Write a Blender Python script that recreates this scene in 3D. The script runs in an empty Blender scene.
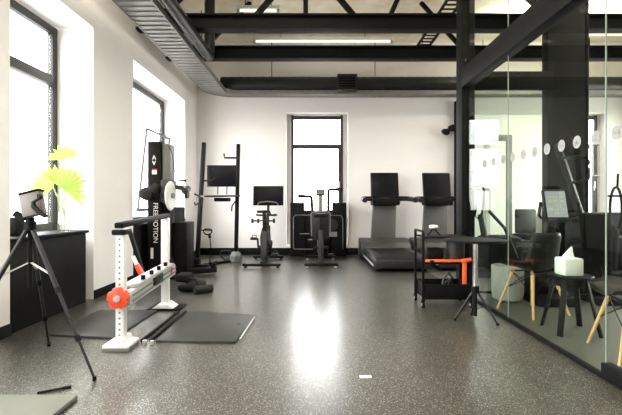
import bpy, bmesh, math, random
from mathutils import Vector, Matrix, Euler
random.seed(7)
PI = math.pi
S = bpy.context.scene
C = S.collection
R = math.radians

# ------------------------------------------------------------------ materials
def mat(name, col, rough=0.5, metal=0.0, spec=0.5, noise=0.0, nscale=20.0, bump=0.0, bscale=60.0, coat=0.0, trans=0.0):
    m = bpy.data.materials.new(name); m.use_nodes = True
    nt = m.node_tree; b = nt.nodes['Principled BSDF']
    b.inputs['Base Color'].default_value = (*col, 1)
    b.inputs['Roughness'].default_value = rough
    b.inputs['Metallic'].default_value = metal
    b.inputs['Specular IOR Level'].default_value = spec
    b.inputs['Coat Weight'].default_value = coat
    b.inputs['Transmission Weight'].default_value = trans
    tc = nt.nodes.new('ShaderNodeTexCoord')
    if noise:
        n = nt.nodes.new('ShaderNodeTexNoise'); n.inputs['Scale'].default_value = nscale
        n.inputs['Detail'].default_value = 4
        nt.links.new(tc.outputs['Object'], n.inputs['Vector'])
        mx = nt.nodes.new('ShaderNodeMix'); mx.data_type = 'RGBA'
        mx.inputs[6].default_value = (*[c * (1 - noise) for c in col], 1)
        mx.inputs[7].default_value = (*[min(1, c * (1 + noise)) for c in col], 1)
        nt.links.new(n.outputs['Fac'], mx.inputs[0])
        nt.links.new(mx.outputs[2], b.inputs['Base Color'])
    if bump:
        n2 = nt.nodes.new('ShaderNodeTexNoise'); n2.inputs['Scale'].default_value = bscale
        nt.links.new(tc.outputs['Object'], n2.inputs['Vector'])
        bp = nt.nodes.new('ShaderNodeBump'); bp.inputs['Strength'].default_value = bump
        bp.inputs['Distance'].default_value = 0.01
        nt.links.new(n2.outputs['Fac'], bp.inputs['Height'])
        nt.links.new(bp.outputs['Normal'], b.inputs['Normal'])
    return m

def emit(name, col, strength):
    m = bpy.data.materials.new(name); m.use_nodes = True
    nt = m.node_tree; nt.nodes.clear()
    o = nt.nodes.new('ShaderNodeOutputMaterial'); e = nt.nodes.new('ShaderNodeEmission')
    e.inputs[0].default_value = (*col, 1); e.inputs[1].default_value = strength
    nt.links.new(e.outputs[0], o.inputs[0])
    return m

def glass(name, tint, f0=0.04, gain=0.96):
    m = bpy.data.materials.new(name); m.use_nodes = True
    nt = m.node_tree; nt.nodes.clear(); N = nt.nodes.new; L = nt.links.new
    o = N('ShaderNodeOutputMaterial'); t = N('ShaderNodeBsdfTransparent'); g = N('ShaderNodeBsdfGlossy')
    t.inputs[0].default_value = (*tint, 1); g.inputs['Roughness'].default_value = 0.0
    geo = N('ShaderNodeNewGeometry'); d = N('ShaderNodeVectorMath'); d.operation = 'DOT_PRODUCT'
    L(geo.outputs['Normal'], d.inputs[0]); L(geo.outputs['Incoming'], d.inputs[1])
    a = N('ShaderNodeMath'); a.operation = 'ABSOLUTE'; L(d.outputs['Value'], a.inputs[0])
    s = N('ShaderNodeMath'); s.operation = 'SUBTRACT'; s.inputs[0].default_value = 1; L(a.outputs[0], s.inputs[1])
    p = N('ShaderNodeMath'); p.operation = 'POWER'; L(s.outputs[0], p.inputs[0]); p.inputs[1].default_value = 5
    q = N('ShaderNodeMath'); q.operation = 'MULTIPLY_ADD'; L(p.outputs[0], q.inputs[0]); q.inputs[1].default_value = gain; q.inputs[2].default_value = f0
    mx = N('ShaderNodeMixShader'); L(q.outputs[0], mx.inputs[0]); L(t.outputs[0], mx.inputs[1]); L(g.outputs[0], mx.inputs[2])
    L(mx.outputs[0], o.inputs[0])
    return m

def rubber_floor():
    m = mat('speckled_rubber', (0.1, 0.1, 0.1), 0.5)
    nt = m.node_tree; b = nt.nodes['Principled BSDF']
    b.inputs['Coat Weight'].default_value = .95; b.inputs['Coat Roughness'].default_value = .24; b.inputs['Specular IOR Level'].default_value = .5
    N = nt.nodes.new; L = nt.links.new
    tc = N('ShaderNodeTexCoord')
    base = N('ShaderNodeTexNoise'); base.inputs['Scale'].default_value = 1.3; base.inputs['Detail'].default_value = 5
    L(tc.outputs['Object'], base.inputs['Vector'])
    bc = N('ShaderNodeValToRGB')
    bc.color_ramp.elements[0].position = .3; bc.color_ramp.elements[0].color = (*FLOOR_A, 1)
    bc.color_ramp.elements[1].position = .75; bc.color_ramp.elements[1].color = (*FLOOR_B, 1)
    L(base.outputs['Fac'], bc.inputs[0])
    prev = bc.outputs[0]
    for scale, thr, col in ((135, .80, (.30, .285, .225)), (210, .78, (.24, .23, .18)), (140, .84, (.010, .010, .010))):
        v = N('ShaderNodeTexVoronoi'); v.inputs['Scale'].default_value = scale
        L(tc.outputs['Object'], v.inputs['Vector'])
        sp = N('ShaderNodeSeparateColor'); L(v.outputs['Color'], sp.inputs[0])
        g = N('ShaderNodeMath'); g.operation = 'GREATER_THAN'; g.inputs[1].default_value = thr; L(sp.outputs[0], g.inputs[0])
        ds = N('ShaderNodeMath'); ds.operation = 'LESS_THAN'; ds.inputs[1].default_value = .42; L(v.outputs['Distance'], ds.inputs[0])
        mu = N('ShaderNodeMath'); mu.operation = 'MULTIPLY'; L(g.outputs[0], mu.inputs[0]); L(ds.outputs[0], mu.inputs[1])
        mx = N('ShaderNodeMix'); mx.data_type = 'RGBA'; mx.inputs[7].default_value = (*col, 1)
        L(mu.outputs[0], mx.inputs[0]); L(prev, mx.inputs[6]); prev = mx.outputs[2]
    L(prev, b.inputs['Base Color'])
    n2 = N('ShaderNodeTexNoise'); n2.inputs['Scale'].default_value = 70
    L(tc.outputs['Object'], n2.inputs['Vector'])
    bp = N('ShaderNodeBump'); bp.inputs['Strength'].default_value = .06; bp.inputs['Distance'].default_value = .004
    L(n2.outputs['Fac'], bp.inputs['Height']); L(bp.outputs['Normal'], b.inputs['Normal'])
    return m

FLOOR_A = (.016, .0155, .0115); FLOOR_B = (.028, .027, .021)
def plank_ceiling():
    m = mat('plank_ceiling', (.6, .5, .34), .8)
    nt = m.node_tree; b = nt.nodes['Principled BSDF']; N = nt.nodes.new; L = nt.links.new
    tc = N('ShaderNodeTexCoord')
    n = N('ShaderNodeTexNoise'); n.inputs['Scale'].default_value = 2.5; n.inputs['Detail'].default_value = 6
    L(tc.outputs['Object'], n.inputs['Vector'])
    r = N('ShaderNodeValToRGB')
    r.color_ramp.elements[0].position = .35; r.color_ramp.elements[0].color = (.74, .64, .45, 1)
    r.color_ramp.elements[1].position = .65; r.color_ramp.elements[1].color = (.92, .87, .70, 1)
    L(n.outputs['Fac'], r.inputs[0]); L(r.outputs[0], b.inputs['Base Color'])
    return m

M = {
    'wall': mat('painted_plaster', (.82, .79, .77), .75, spec=.2, noise=.025, nscale=3, bump=.06, bscale=90),
    'floor': rubber_floor(), 'ceiling': plank_ceiling(),
    'black': mat('black_powder_coat', (.005, .005, .005), .5, spec=.1, noise=.25, nscale=15),
    'steel_black': mat('black_painted_steel', (.0045, .0045, .005), .6, spec=.12, noise=.3, nscale=6),
    'matte': mat('matte_black_plastic', (.0045, .0045, .0045), .6, spec=.13),
    'dark': mat('dark_grey_plastic', (.015, .015, .015), .45, spec=.28),
    'grey': mat('mid_grey_plastic', (.17, .17, .165), .45),
    'charcoal': mat('charcoal_shroud', (.038, .037, .036), .42),
    'column': mat('grey_console_column', (.075, .072, .068), .45),
    'light': mat('light_grey_plastic', (.45, .45, .43), .45),
    'white': mat('white_enamel', (.82, .82, .8), .35),
    'alu': mat('brushed_aluminium', (.62, .62, .6), .4, metal=.6),
    'chrome': mat('chrome', (.7, .7, .7), .15, metal=1),
    'red': mat('red_plastic', (.85, .07, .025), .4),
    'orange': mat('orange_webbing', (.95, .13, .02), .6, noise=.2, nscale=60),
    'screen': mat('dark_screen_glass', (.004, .004, .006), .4, spec=.12),
    'frame': mat('grey_window_frame', (.03, .03, .03), .45, spec=.3),
    'duct': mat('galvanised_duct_paint', (.22, .215, .20), .40, metal=.4, noise=.3, nscale=4),
    'ductb': mat('black_duct_paint', (.010, .010, .010), .36, metal=.1, spec=.4, noise=.3, nscale=4),
    'mat': mat('dark_rubber_plate', (.026, .027, .025), .42, noise=.25, nscale=9),
    'slab': mat('grey_green_mat', (.14, .15, .13), .55, noise=.12, nscale=12),
    'wood': mat('pale_beech', (.62, .38, .17), .45, noise=.2, nscale=14),
    'shell': mat('black_chair_shell', (.006, .006, .006), .45, spec=.25),
    'felt': mat('grey_felt', (.36, .36, .35), .95, noise=.35, nscale=55, bump=.3, bscale=80),
    'leaf': mat('lime_leaf', (.33, .58, .075), .5, noise=.3, nscale=18),
    'stem': mat('pale_stem', (.55, .6, .35), .5),
    'vase': glass('vase_glass', (.95, .97, .96), .05),
    'glass': glass('partition_glass', (.92, .955, .915), .010, .42),
    'sidefloor': mat('grey_green_floor', (.09, .093, .076), .4, noise=.1, nscale=5),
    'pane': glass('window_glass', (.97, .98, .98), .04),
    'edge': mat('polished_glass_edge', (.42, .48, .43), .25),
    'sticker': mat('frosted_sticker', (.25, .25, .245), .6),
    'print': mat('grey_print', (.2, .2, .2), .6),
    'tube': emit('fluorescent_tube', (1, .90, .72), 1.3),
    'display': emit('lit_display', (.8, .85, .85), .42),
    'lcd': emit('green_lcd', (.5, .55, .38), .35),
    'rackfoot': mat('cast_grey_foot', (.16, .16, .155), .6),
    'device': mat('taupe_device_shell', (.10, .082, .07), .5),
    'paper': mat('white_paper', (.9, .9, .88), .8),
    'letter': mat('white_letter_print', (.85, .85, .83), .5),
}
leafnt = M['leaf'].node_tree
_b = leafnt.nodes['Principled BSDF']
_t = leafnt.nodes.new('ShaderNodeBsdfTranslucent'); _t.inputs[0].default_value = (.40, .68, .12, 1)
_m = leafnt.nodes.new('ShaderNodeMixShader'); _m.inputs[0].default_value = .32
leafnt.links.new(_b.outputs[0], _m.inputs[1]); leafnt.links.new(_t.outputs[0], _m.inputs[2])
leafnt.links.new(_m.outputs[0], leafnt.nodes['Material Output'].inputs[0])

# ------------------------------------------------------------------ mesh builder
class MB:
    def __init__(s): s.bm = bmesh.new()
    def _merge(s, tmp):
        me = bpy.data.meshes.new('t'); tmp.to_mesh(me); tmp.free(); s.bm.from_mesh(me); bpy.data.meshes.remove(me)
    def box(s, x0, x1, y0, y1, z0, z1, bev=0.0, rot=None, piv=None, seg=2):
        t = bmesh.new()
        bmesh.ops.create_cube(t, size=1)
        cx, cy, cz = (x0 + x1) / 2, (y0 + y1) / 2, (z0 + z1) / 2
        for v in t.verts:
            v.co = Vector((v.co.x * (x1 - x0), v.co.y * (y1 - y0), v.co.z * (z1 - z0)))
        if bev: bmesh.ops.bevel(t, geom=t.edges[:], offset=bev, segments=seg, affect='EDGES', profile=.5)
        c = Vector((cx, cy, cz))
        for v in t.verts: v.co += c
        if rot:
            p = Vector(piv) if piv else c
            mt = Euler(rot).to_matrix()
            for v in t.verts: v.co = p + mt @ (v.co - p)
        s._merge(t); return s
    def cyl(s, a, b, r0, r1=None, n=16, caps=True):
        a = Vector(a); b = Vector(b); r1 = r0 if r1 is None else r1
        d = (b - a); L = d.length; d.normalize()
        t = bmesh.new()
        bmesh.ops.create_cone(t, cap_ends=caps, segments=n, radius1=max(r0, 1e-5), radius2=max(r1, 1e-5), depth=L)
        q = Vector((0, 0, 1)).rotation_difference(d).to_matrix()
        for v in t.verts: v.co = q @ v.co + (a + b) / 2
        s._merge(t); return s
    def bar(s, a, b, w, h, up=(0, 0, 1), bev=0.0):
        """rectangular bar from a to b"""
        a = Vector(a); b = Vector(b); d = b - a; L = d.length; d.normalize()
        u = Vector(up)
        if abs(d.dot(u)) > .98: u = Vector((0, 1, 0))
        sx = d.cross(u).normalized(); uz = sx.cross(d).normalized()
        t = bmesh.new(); bmesh.ops.create_cube(t, size=1)
        for v in t.verts: v.co = Vector((v.co.x * w, v.co.y * L, v.co.z * h))
        if bev: bmesh.ops.bevel(t, geom=t.edges[:], offset=bev, segments=2, affect='EDGES', profile=.5)
        for v in t.verts: v.co = (a + b) / 2 + sx * v.co.x + d * v.co.y + uz * v.co.z
        s._merge(t); return s
    def tube(s, pts, r, n=10, closed=False):
        pts = [Vector(p) for p in pts]; k = len(pts)
        rs = r if isinstance(r, (list, tuple)) else [r] * k
        t = bmesh.new(); rings = []; prevn = None
        for i, p in enumerate(pts):
            if closed: d = pts[(i + 1) % k] - pts[i - 1]
            else: d = pts[min(i + 1, k - 1)] - pts[max(i - 1, 0)]
            d.normalize()
            if prevn is None:
                u = Vector((0, 0, 1)) if abs(d.z) < .9 else Vector((1, 0, 0))
                nn = (u - d * u.dot(d)).normalized()
            else:
                nn = (prevn - d * prevn.dot(d)).normalized()
            prevn = nn; bb = d.cross(nn)
            rings.append([t.verts.new(p + (nn * math.cos(2 * PI * j / n) + bb * math.sin(2 * PI * j / n)) * rs[i]) for j in range(n)])
        for i in range(k if closed else k - 1):
            A, B = rings[i], rings[(i + 1) % k]
            for j in range(n): t.faces.new((A[j], A[(j + 1) % n], B[(j + 1) % n], B[j]))
        if not closed:
            t.faces.new(rings[0][::-1]); t.faces.new(rings[-1])
        s._merge(t); return s
    def lathe(s, prof, c=(0, 0, 0), n=32, axis='z'):
        c = Vector(c); t = bmesh.new(); rings = []
        for r, z in prof:
            ring = []
            for j in range(n):
                a = 2 * PI * j / n
                p = (max(r, 1e-4) * math.cos(a), max(r, 1e-4) * math.sin(a), z)
                if axis == 'x': p = (p[2], p[0], p[1])
                elif axis == 'y': p = (p[1], p[2], p[0])
                ring.append(t.verts.new(c + Vector(p)))
            rings.append(ring)
        for A, B in zip(rings, rings[1:]):
            for j in range(n): t.faces.new((A[j], A[(j + 1) % n], B[(j + 1) % n], B[j]))
        t.faces.new(rings[0][::-1]); t.faces.new(rings[-1])
        bmesh.ops.recalc_face_normals(t, faces=t.faces[:])
        s._merge(t); return s
    def prism(s, pts, axis, a, b, bev=0.0):
        """polygon pts (2D) extruded along axis from a to b. axis x: pts=(y,z); y: (x,z); z: (x,y)"""
        f = {'x': lambda p, q: (q, p[0], p[1]), 'y': lambda p, q: (p[0], q, p[1]), 'z': lambda p, q: (p[0], p[1], q)}[axis]
        t = bmesh.new()
        A = [t.verts.new(f(p, a)) for p in pts]; B = [t.verts.new(f(p, b)) for p in pts]
        t.faces.new(A); t.faces.new(B[::-1]); k = len(pts)
        for i in range(k): t.faces.new((A[i], B[i], B[(i + 1) % k], A[(i + 1) % k]))
        bmesh.ops.recalc_face_normals(t, faces=t.faces[:])
        if bev: bmesh.ops.bevel(t, geom=t.edges[:], offset=bev, segments=2, affect='EDGES', profile=.5)
        s._merge(t); return s
    def quadstrip(s, rows):
        t = bmesh.new(); g = [[t.verts.new(p) for p in r] for r in rows]
        for A, B in zip(g, g[1:]):
            for j in range(len(A) - 1): t.faces.new((A[j], A[j + 1], B[j + 1], B[j]))
        s._merge(t); return s

def build(name, mb, m, parent=None, world=False, smooth=35):
    me = bpy.data.meshes.new(name)
    bmesh.ops.recalc_face_normals(mb.bm, faces=mb.bm.faces[:])
    mb.bm.to_mesh(me); mb.bm.free()
    me.materials.append(M[m] if isinstance(m, str) else m)
    if smooth:
        for p in me.polygons: p.use_smooth = True
        try: me.set_sharp_from_angle(angle=R(smooth))
        except Exception: pass
    o = bpy.data.objects.new(name, me); C.objects.link(o)
    if parent:
        o.parent = parent
        if world:
            p = parent; off = Vector((0, 0, 0))
            while p: off += Vector(p.location); p = p.parent
            me.transform(Matrix.Translation(-off))
    return o

def tag(o, label, cat, group=None, kind=None):
    o['label'] = label; o['category'] = cat
    if group: o['group'] = group
    if kind: o['kind'] = kind
    return o

def thing(name, label, cat, loc=(0, 0, 0), rotz=0, group=None):
    o = bpy.data.objects.new(name, None); C.objects.link(o)
    o.empty_display_size = .1
    o.location = loc; o.rotation_euler = (0, 0, rotz)
    return tag(o, label, cat, group)

def solo(name, mb, m, label, cat, loc=None, group=None, smooth=35):
    """thing that is one mesh built in world coordinates; origin moved to loc"""
    o = build(name, mb, m, smooth=smooth)
    if loc:
        o.data.transform(Matrix.Translation(-Vector(loc))); o.location = loc
    return tag(o, label, cat, group)

def struct(name, mb, m, parent=None, label=None, smooth=35):
    o = build(name, mb, m, parent, smooth=smooth)
    if not parent: o['kind'] = 'structure'
    if label: o['label'] = label
    return o

def dup(root, loc, rotz, label):
    r = root.copy(); C.objects.link(r); r.location = loc; r.rotation_euler = (0, 0, rotz); r['label'] = label
    for ch in list(root.children):
        c = ch.copy(); C.objects.link(c); c.parent = r
        for g in list(ch.children):
            d = g.copy(); C.objects.link(d); d.parent = c
    return r

def text(name, body, size, m, parent, loc, rot, world=True, ext=.001, align='CENTER', sx=1.0):
    cu = bpy.data.curves.new('txt', 'FONT'); cu.body = body; cu.size = size; cu.extrude = ext
    cu.align_x = align; cu.align_y = 'CENTER'
    to = bpy.data.objects.new('txt', cu); C.objects.link(to)
    bpy.context.view_layer.update()
    me = bpy.data.meshes.new_from_object(to.evaluated_get(bpy.context.evaluated_depsgraph_get()))
    bpy.data.objects.remove(to); bpy.data.curves.remove(cu)
    me.name = name
    me.transform(Matrix.Diagonal((sx, 1, 1, 1)))
    me.transform(Matrix.Translation(Vector(loc)) @ Euler(rot).to_matrix().to_4x4())
    me.materials.clear(); me.materials.append(M[m])
    o = bpy.data.objects.new(name, me); C.objects.link(o)
    if parent:
        o.parent = parent
        if world:
            p = parent; off = Vector((0, 0, 0))
            while p: off += Vector(p.location); p = p.parent
            me.transform(Matrix.Translation(-off))
    return o

# ------------------------------------------------------------------ camera (horizontal view straight down the room)
F = 415.0; CH = 1.1
cam = bpy.data.cameras.new('camera'); co = bpy.data.objects.new('camera', cam); C.objects.link(co)
co.location = (0, 0, CH); co.rotation_euler = (PI / 2, 0, 0)
cam.sensor_width = 36; cam.lens = 36 * F / 622; cam.clip_start = .05
cam.shift_x = -3 / 622; cam.shift_y = -3.5 / 622
S.camera = co
def px(x, y, d): return Vector(((x - 314) / F * d, d, CH + (204 - y) / F * d))

# ------------------------------------------------------------------ setting
XL, XG, XR, YB, YF, H = -2.55, 1.83, 7.0, 9.0, -3.5, 4.6
struct('floor', MB().box(-3.1, XR + .2, YF - .2, YB + .3, -.12, 0), 'floor')
struct('floor_side', MB().box(1.85, XR, YF, 8.98, 0, .004), 'sidefloor')
struct('ceiling', MB().box(-3.1, XR + .2, YF - .2, YB + .3, H, H + .15), 'ceiling')
TOPW = 3.14
niches = [(-1.2, 2.3), (3.48, 4.8), (5.85, 8.2)]  # first niche and its window are unseen, added and widened to light the floor
w = MB(); y = YF - .2
for a, b in niches:
    w.box(-3.06, XL, y, a, 0, H); w.box(-3.06, XL, a, b, TOPW, H); w.box(-3.06, -2.93, a, b, 0, .8); y = b
w.box(-3.06, XL, y, YB, 0, H)
struct('wall_left', w, 'wall', smooth=0)
w = MB()
bw = [(-.6, .74), (5.05, 6.36)]; x = -3.06
for a, b in bw:
    w.box(x, a, YB, YB + .3, 0, H); w.box(a, b, YB, YB + .3, 3.08, H); w.box(a, b, YB, YB + .3, 0, .2); x = b
w.box(x, XR + .2, YB, YB + .3, 0, H)
struct('wall_back', w, 'wall', smooth=0)
w = MB(); y = YF - .2
rw = [(4.6, 8.2)]
for a, b in rw:
    w.box(XR, XR + .3, y, a, 0, H); w.box(XR, XR + .3, a, b, TOPW, H); w.box(XR, XR + .3, a, b, 0, .8); y = b
w.box(XR, XR + .3, y, YB, 0, H)
struct('wall_right', w, 'wall', smooth=0)
struct('wall_front', MB().box(-3.06, XR, YF - .2, YF, 0, H), 'wall', smooth=0)

def window_x(n, a, b, sash=False):
    """window in the left wall, at the outer end of its niche"""
    X = -3.0; z0, z1 = .8, TOPW - .02; zt = 2.5; f = .085
    m = MB()
    m.box(X - .035, X + .035, a, a + f, z0, z1, .006).box(X - .035, X + .035, b - f, b, z0, z1, .006)
    m.box(X - .035, X + .035, a + f, b - f, z1 - f, z1, .006).box(X - .035, X + .035, a + f, b - f, z0, z0 + f, .006)
    if n != 2: m.box(X - .04, X + .045, a + f, b - f, zt - .055, zt + .055, .006)
    if n == 3: m.box(X - .035, X + .035, (a + b) / 2 - .05, (a + b) / 2 + .05, z0 + f, z1 - f, .006)
    o = struct('window_%d' % n, m, 'frame')
    build('pane', MB().box(X - .006, X + .006, a + f, b - f, z0 + f, z1 - f), 'pane', o)
    return o
window_x(1, *niches[1]); w2 = window_x(2, *niches[2]); window_x(3, *niches[0])
# tilted-in sash of window 2
m = MB(); ya, yb = 6.95, 8.05
B0 = Vector((-2.95, 0, 1.0)); T0 = Vector((-2.80, 0, 2.36))
def sp(yy, t): p = B0.lerp(T0, t); return Vector((p.x, yy, p.z))
m.bar(sp(ya, 0), sp(ya, 1), .028, .03, (1, 0, 0)).bar(sp(yb, 0), sp(yb, 1), .028, .03, (1, 0, 0))
m.bar(sp(ya - .025, 1), sp(yb + .025, 1), .03, .03).bar(sp(ya - .025, 0), sp(yb + .025, 0), .05, .05)
so = build('tilted_sash', m, 'frame', w2); so['label'] = 'sash tilted inwards'
def window_y(n, a, b):
    Y = YB + .2; z0, z1 = .2, 3.06; zt = 2.37; f = .055
    a += .1; b -= .1
    m = MB()
    m.box(a, a + f, Y - .035, Y + .035, z0, z1, .005).box(b - f, b, Y - .035, Y + .035, z0, z1, .005)
    m.box(a + f, b - f, Y - .035, Y + .035, z1 - .09, z1 - .02, .005).box(a + f, b - f, Y - .035, Y + .035, z0, z0 + .07, .005)
    m.box(a + f, b - f, Y - .045, Y + .035, zt - .045, zt + .045, .005)
    m.box(b - f - .05, b - f, Y - .05, Y + .03, z0, zt, .005)
    o = struct('window_%d' % n, m, 'frame')
    build('pane', MB().box(a + f, b - f, Y - .006, Y + .006, z0 + .07, z1 - .07), 'pane', o)
    build('handle', MB().box(b - f - .035, b - f - .015, Y - .09, Y - .05, 1.45, 1.6, .006).box(b - f - .04, b - f - .01, Y - .055, Y - .045, 1.4, 1.5), 'light', o)
    m = MB().box(a - .1, a, Y + .04, Y + .09, 0.2, 3.08).box(b, b + .1, Y + .04, Y + .09, .2, 3.08).box(a, b, Y + .04, Y + .09, z1 - .02, 3.08)
    struct('trim_%d' % n, m, 'wall')
    return o
def added_window_r(n, a, b):
    X = XR + .2; z0, z1 = .8, TOPW; f = .07
    m = MB().box(X - .03, X + .03, a, a + f, z0, z1, .005).box(X - .03, X + .03, b - f, b, z0, z1, .005)
    m.box(X - .03, X + .03, a + f, b - f, z0, z0 + f, .005).box(X - .03, X + .03, a + f, b - f, z1 - f, z1, .005).box(X - .03, X + .03, (a + b) / 2 - .04, (a + b) / 2 + .04, z0 + f, z1 - f, .005)
    o = struct('window_%d' % n, m, 'frame')
    build('pane', MB().box(X - .006, X + .006, a + f, b - f, z0 + f, z1 - f), 'pane', o)
added_window_r(6, *rw[0])  # unseen window, added to brighten the side room and left piers
window_y(4, *bw[0]); window_y(5, *bw[1])
# baseboards
m = MB().box(-2.53, XR, YB - .018, YB, 0, .15, .004)
struct('baseboard_back', m, 'black')
m = MB()
for a, b in ((YF, -1.2), (2.3, 3.48), (4.8, 5.85), (8.2, YB - .02)): m.box(XL, XL + .016, a, b, 0, .1, .004)
struct('baseboard_left', m, 'black')

# radiator covers in the niches
def cover(y0, y1, label):
    o = thing('radiator_cover', label, 'radiator cover', (-2.7, (y0 + y1) / 2, 0), 0, 'radiator covers under the windows')
    build('front_panel', MB().box(-2.88, -2.56, y0, y1, .0, .775, .006), 'matte', o, True)
    build('top_board', MB().box(-2.92, -2.53, y0 - .0, y1 + .02, .776, .81, .006), 'black', o, True)
    return o
cover(3.5, 4.66, 'black radiator cover under the near window, plant standing on it')
cover(5.87, 8.18, 'black radiator cover under the far left window behind the cable machine')
o = thing('radiator_cover', 'black radiator cover under the window behind the glass partition', 'radiator cover', (5.7, 8.8, 0), 0, 'radiator covers under the windows')
m = MB().box(4.95, 6.5, 8.62, 8.97, 0, .88, .006)
build('front_panel', m, 'matte', o, True)
build('top_board', MB().box(4.92, 6.53, 8.58, 8.97, .881, .92, .006), 'black', o, True)

# ---- roof steel
def ibeam(name, Y, label):
    o = thing(name, label, 'beam', (2, Y, 3.6), 0, 'black steel roof beams')
    m = MB().box(-2.55, XR, Y - .012, Y + .012, 3.62, 3.80).box(-2.55, XR, Y - .09, Y + .09, 3.6, 3.622, .003).box(-2.55, XR, Y - .09, Y + .09, 3.798, 3.82, .003)
    build('girder', m, 'steel_black', o, True)
    return o
b1 = ibeam('roof_beam', 6.0, 'nearer black steel roof beam crossing the room, truss bars above it')
b2 = ibeam('roof_beam', 7.2, 'farther black steel roof beam crossing the room in front of duct')
# truss bars above the nearer beam
for (xa, xb) in ((-.84, -.16), (-.12, -.12), (.58, -.08), (1.1, 1.45), (-2.2, -1.4), (3.4, 2.5), (3.5, 3.5), (3.6, 4.6)):
    m = MB().bar((xa, 6.0, 3.818), (xb, 6.0, H - .001), .07, .07)
    if xa in (-1.55, .0, 2.3): pass
    build('truss_bar', m, 'steel_black', b1, True)
for (xa, xb) in ((-1.9, -1.1), (2.55, 1.85)):
    build('truss_bar', MB().bar((xa, 7.2, 3.818), (xb, 7.2, H - .001), .06, .06), 'steel_black', b2, True)

# ---- duct tray along the left wall, bending across the back wall
def arc(cx, cy, r, n=10): return [(cx + r * math.cos(PI - PI / 2 * k / n), cy + r * math.sin(PI - PI / 2 * k / n)) for k in range(n + 1)]
XO, XI, YI, YO, ZTR = -2.25, -1.82, 8.58, 8.86, 3.385
outer = [(XO, YF + .02)] + arc(XO + .62, YO - .62, .62) + [(XR - .02, YO)]
inner = [(XI, YF + .02)] + arc(XI + .19, YI - .19, .19) + [(XR - .02, YI)]
o = thing('duct_tray', 'wide grey ribbed duct tray along left wall, curving across the back wall', 'duct', (-2.0, 4, 3.35))
m = MB(); m.prism(outer + inner[::-1], 'z', ZTR, ZTR + .02)
build('tray_floor', m, 'duct', o, True, smooth=30)
for nm, ln in (('outer_lip', outer), ('inner_lip', inner)):
    m = MB()
    for p, q in zip(ln, ln[1:]): m.bar((*p, ZTR + .035), (*q, ZTR + .035), .014, .09)
    build(nm, m, 'duct', o, True)
m = MB()
k = 0; yy = YF + .1
while yy < 8.1: m.box(XO + .02, XI - .02, yy, yy + .022, ZTR - .012, ZTR + .002); yy += .13
build('long_ribs', m, 'duct', o, True); m = MB()
xx = -1.4
while xx < XR - .1: m.box(xx, xx + .022, YI + .02, YO - .02, ZTR - .012, ZTR + .002); xx += .13
build('cross_ribs', m, 'duct', o, True)
for p in ((-2.03, .5), (-2.03, 2.9), (-2.03, 5.3), (-2.03, 7.5), (-.9, 8.845), (1.3, 8.845), (3.6, 8.845)):
    build('hanger_rod', MB().cyl((*p, ZTR + .02), (*p, H), .008, n=8), 'steel_black', o, True)
c = px(347, 83, 8.4)
g = build('vent_box', MB().box(c.x - .2, c.x + .2, 8.34, 8.5, c.z - .16, c.z + .16, .008), 'black', o, True)
m = MB().box(c.x - .2, c.x + .2, 8.315, 8.34, c.z - .16, c.z - .12).box(c.x - .2, c.x + .2, 8.315, 8.34, c.z + .12, c.z + .16)
m.box(c.x - .2, c.x - .16, 8.315, 8.34, c.z - .12, c.z + .12).box(c.x + .16, c.x + .2, 8.315, 8.34, c.z - .12, c.z + .12)
for k in range(5): m.box(c.x - .16, c.x + .16, 8.32, 8.335, c.z - .1 + k * .05 - .006, c.z - .1 + k * .05 + .006)
build('vent_grille', m, 'dark', g, True)
xs = [-1.93 + .08 * k for k in range(110)]
solo('air_duct', MB().tube([(x, 8.68, ZTR + .024 + .175) for x in xs], [.17 + (.004 if i % 2 else 0) for i in range(len(xs))], 28), 'ductb',
     'round black spiral air duct lying on the tray across the back wall', 'duct', (1, 8.64, 3.4), smooth=50)
pth = [(-1.72, YF + .02 + k * .1, 3.50) for k in range(103)]
yl = pth[-1][1]
pth += [(-1.72, yl + .12 * math.sin(R(a)), 3.50 + .12 * (1 - math.cos(R(a)))) for a in (20, 40, 60, 80, 90)] + [(-1.72, yl + .12, H - .01)]
solo('black_pipe', MB().tube(pth, .085, 18), 'ductb',
     'glossy black pipe running beside the tray along left wall and turning up to ceiling', 'pipe', (-1.72, 4, 3.45))

# ---- fluorescent fixtures
def tube_light(name, a, b, label, z=None):
    a = Vector(a); b = Vector(b); c = (a + b) / 2
    o = thing(name, label, 'ceiling light', c, 0, 'fluorescent batten lights')
    d = (b - a).normalized(); e = .05
    build('batten_housing', MB().bar(a + Vector((0, 0, .045)), b + Vector((0, 0, .045)), .09, .05, bev=.006), 'white', o, True)
    build('fluorescent_tube', MB().cyl(a + d * e, b - d * e, .019, n=12), 'tube', o, True)
    for q in (a + d * .03, b - d * .03): build('end_cap', MB().bar(q - d * .025, q + d * .025, .04, .06), 'light', o, True)
    for q in (a.lerp(b, .2), a.lerp(b, .8)):
        build('hanger_rod', MB().cyl(q + Vector((0, 0, .07)), (q.x, q.y, H), .006, n=8), 'steel_black', o, True)
    return o
tube_light('batten_light', px(253, 40, 8.45) - Vector((0, 0, .03)), px(393, 40, 8.45) - Vector((0, 0, .03)), 'long lit fluorescent tube seen between the two roof beams')
tube_light('batten_light', (-1.25, 6.7, 4.22), (-.55, 6.7, 4.22), 'short lit fluorescent tube at the top left above nearer beam')
AREA = []
def added_batten(x, y, L, label, power, axis='x'):  # extra battens beyond the visible tubes, added to light gym and side room
    d = Vector((L / 2, 0, 0)) if axis == 'x' else Vector((0, L / 2, 0)); c = Vector((x, y, 4.2))
    o = tube_light('batten_light', c - d, c + d, label)
    AREA.append((x, y, 4.16, L, power, axis))
added_batten(-.9, 3.2, 2.4, 'added fluorescent tube hanging over the middle of gym, above the picture', 1.9)
added_batten(-.7, .6, 2.4, 'added fluorescent tube hanging over the camera, out of the picture', 1.3)
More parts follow.
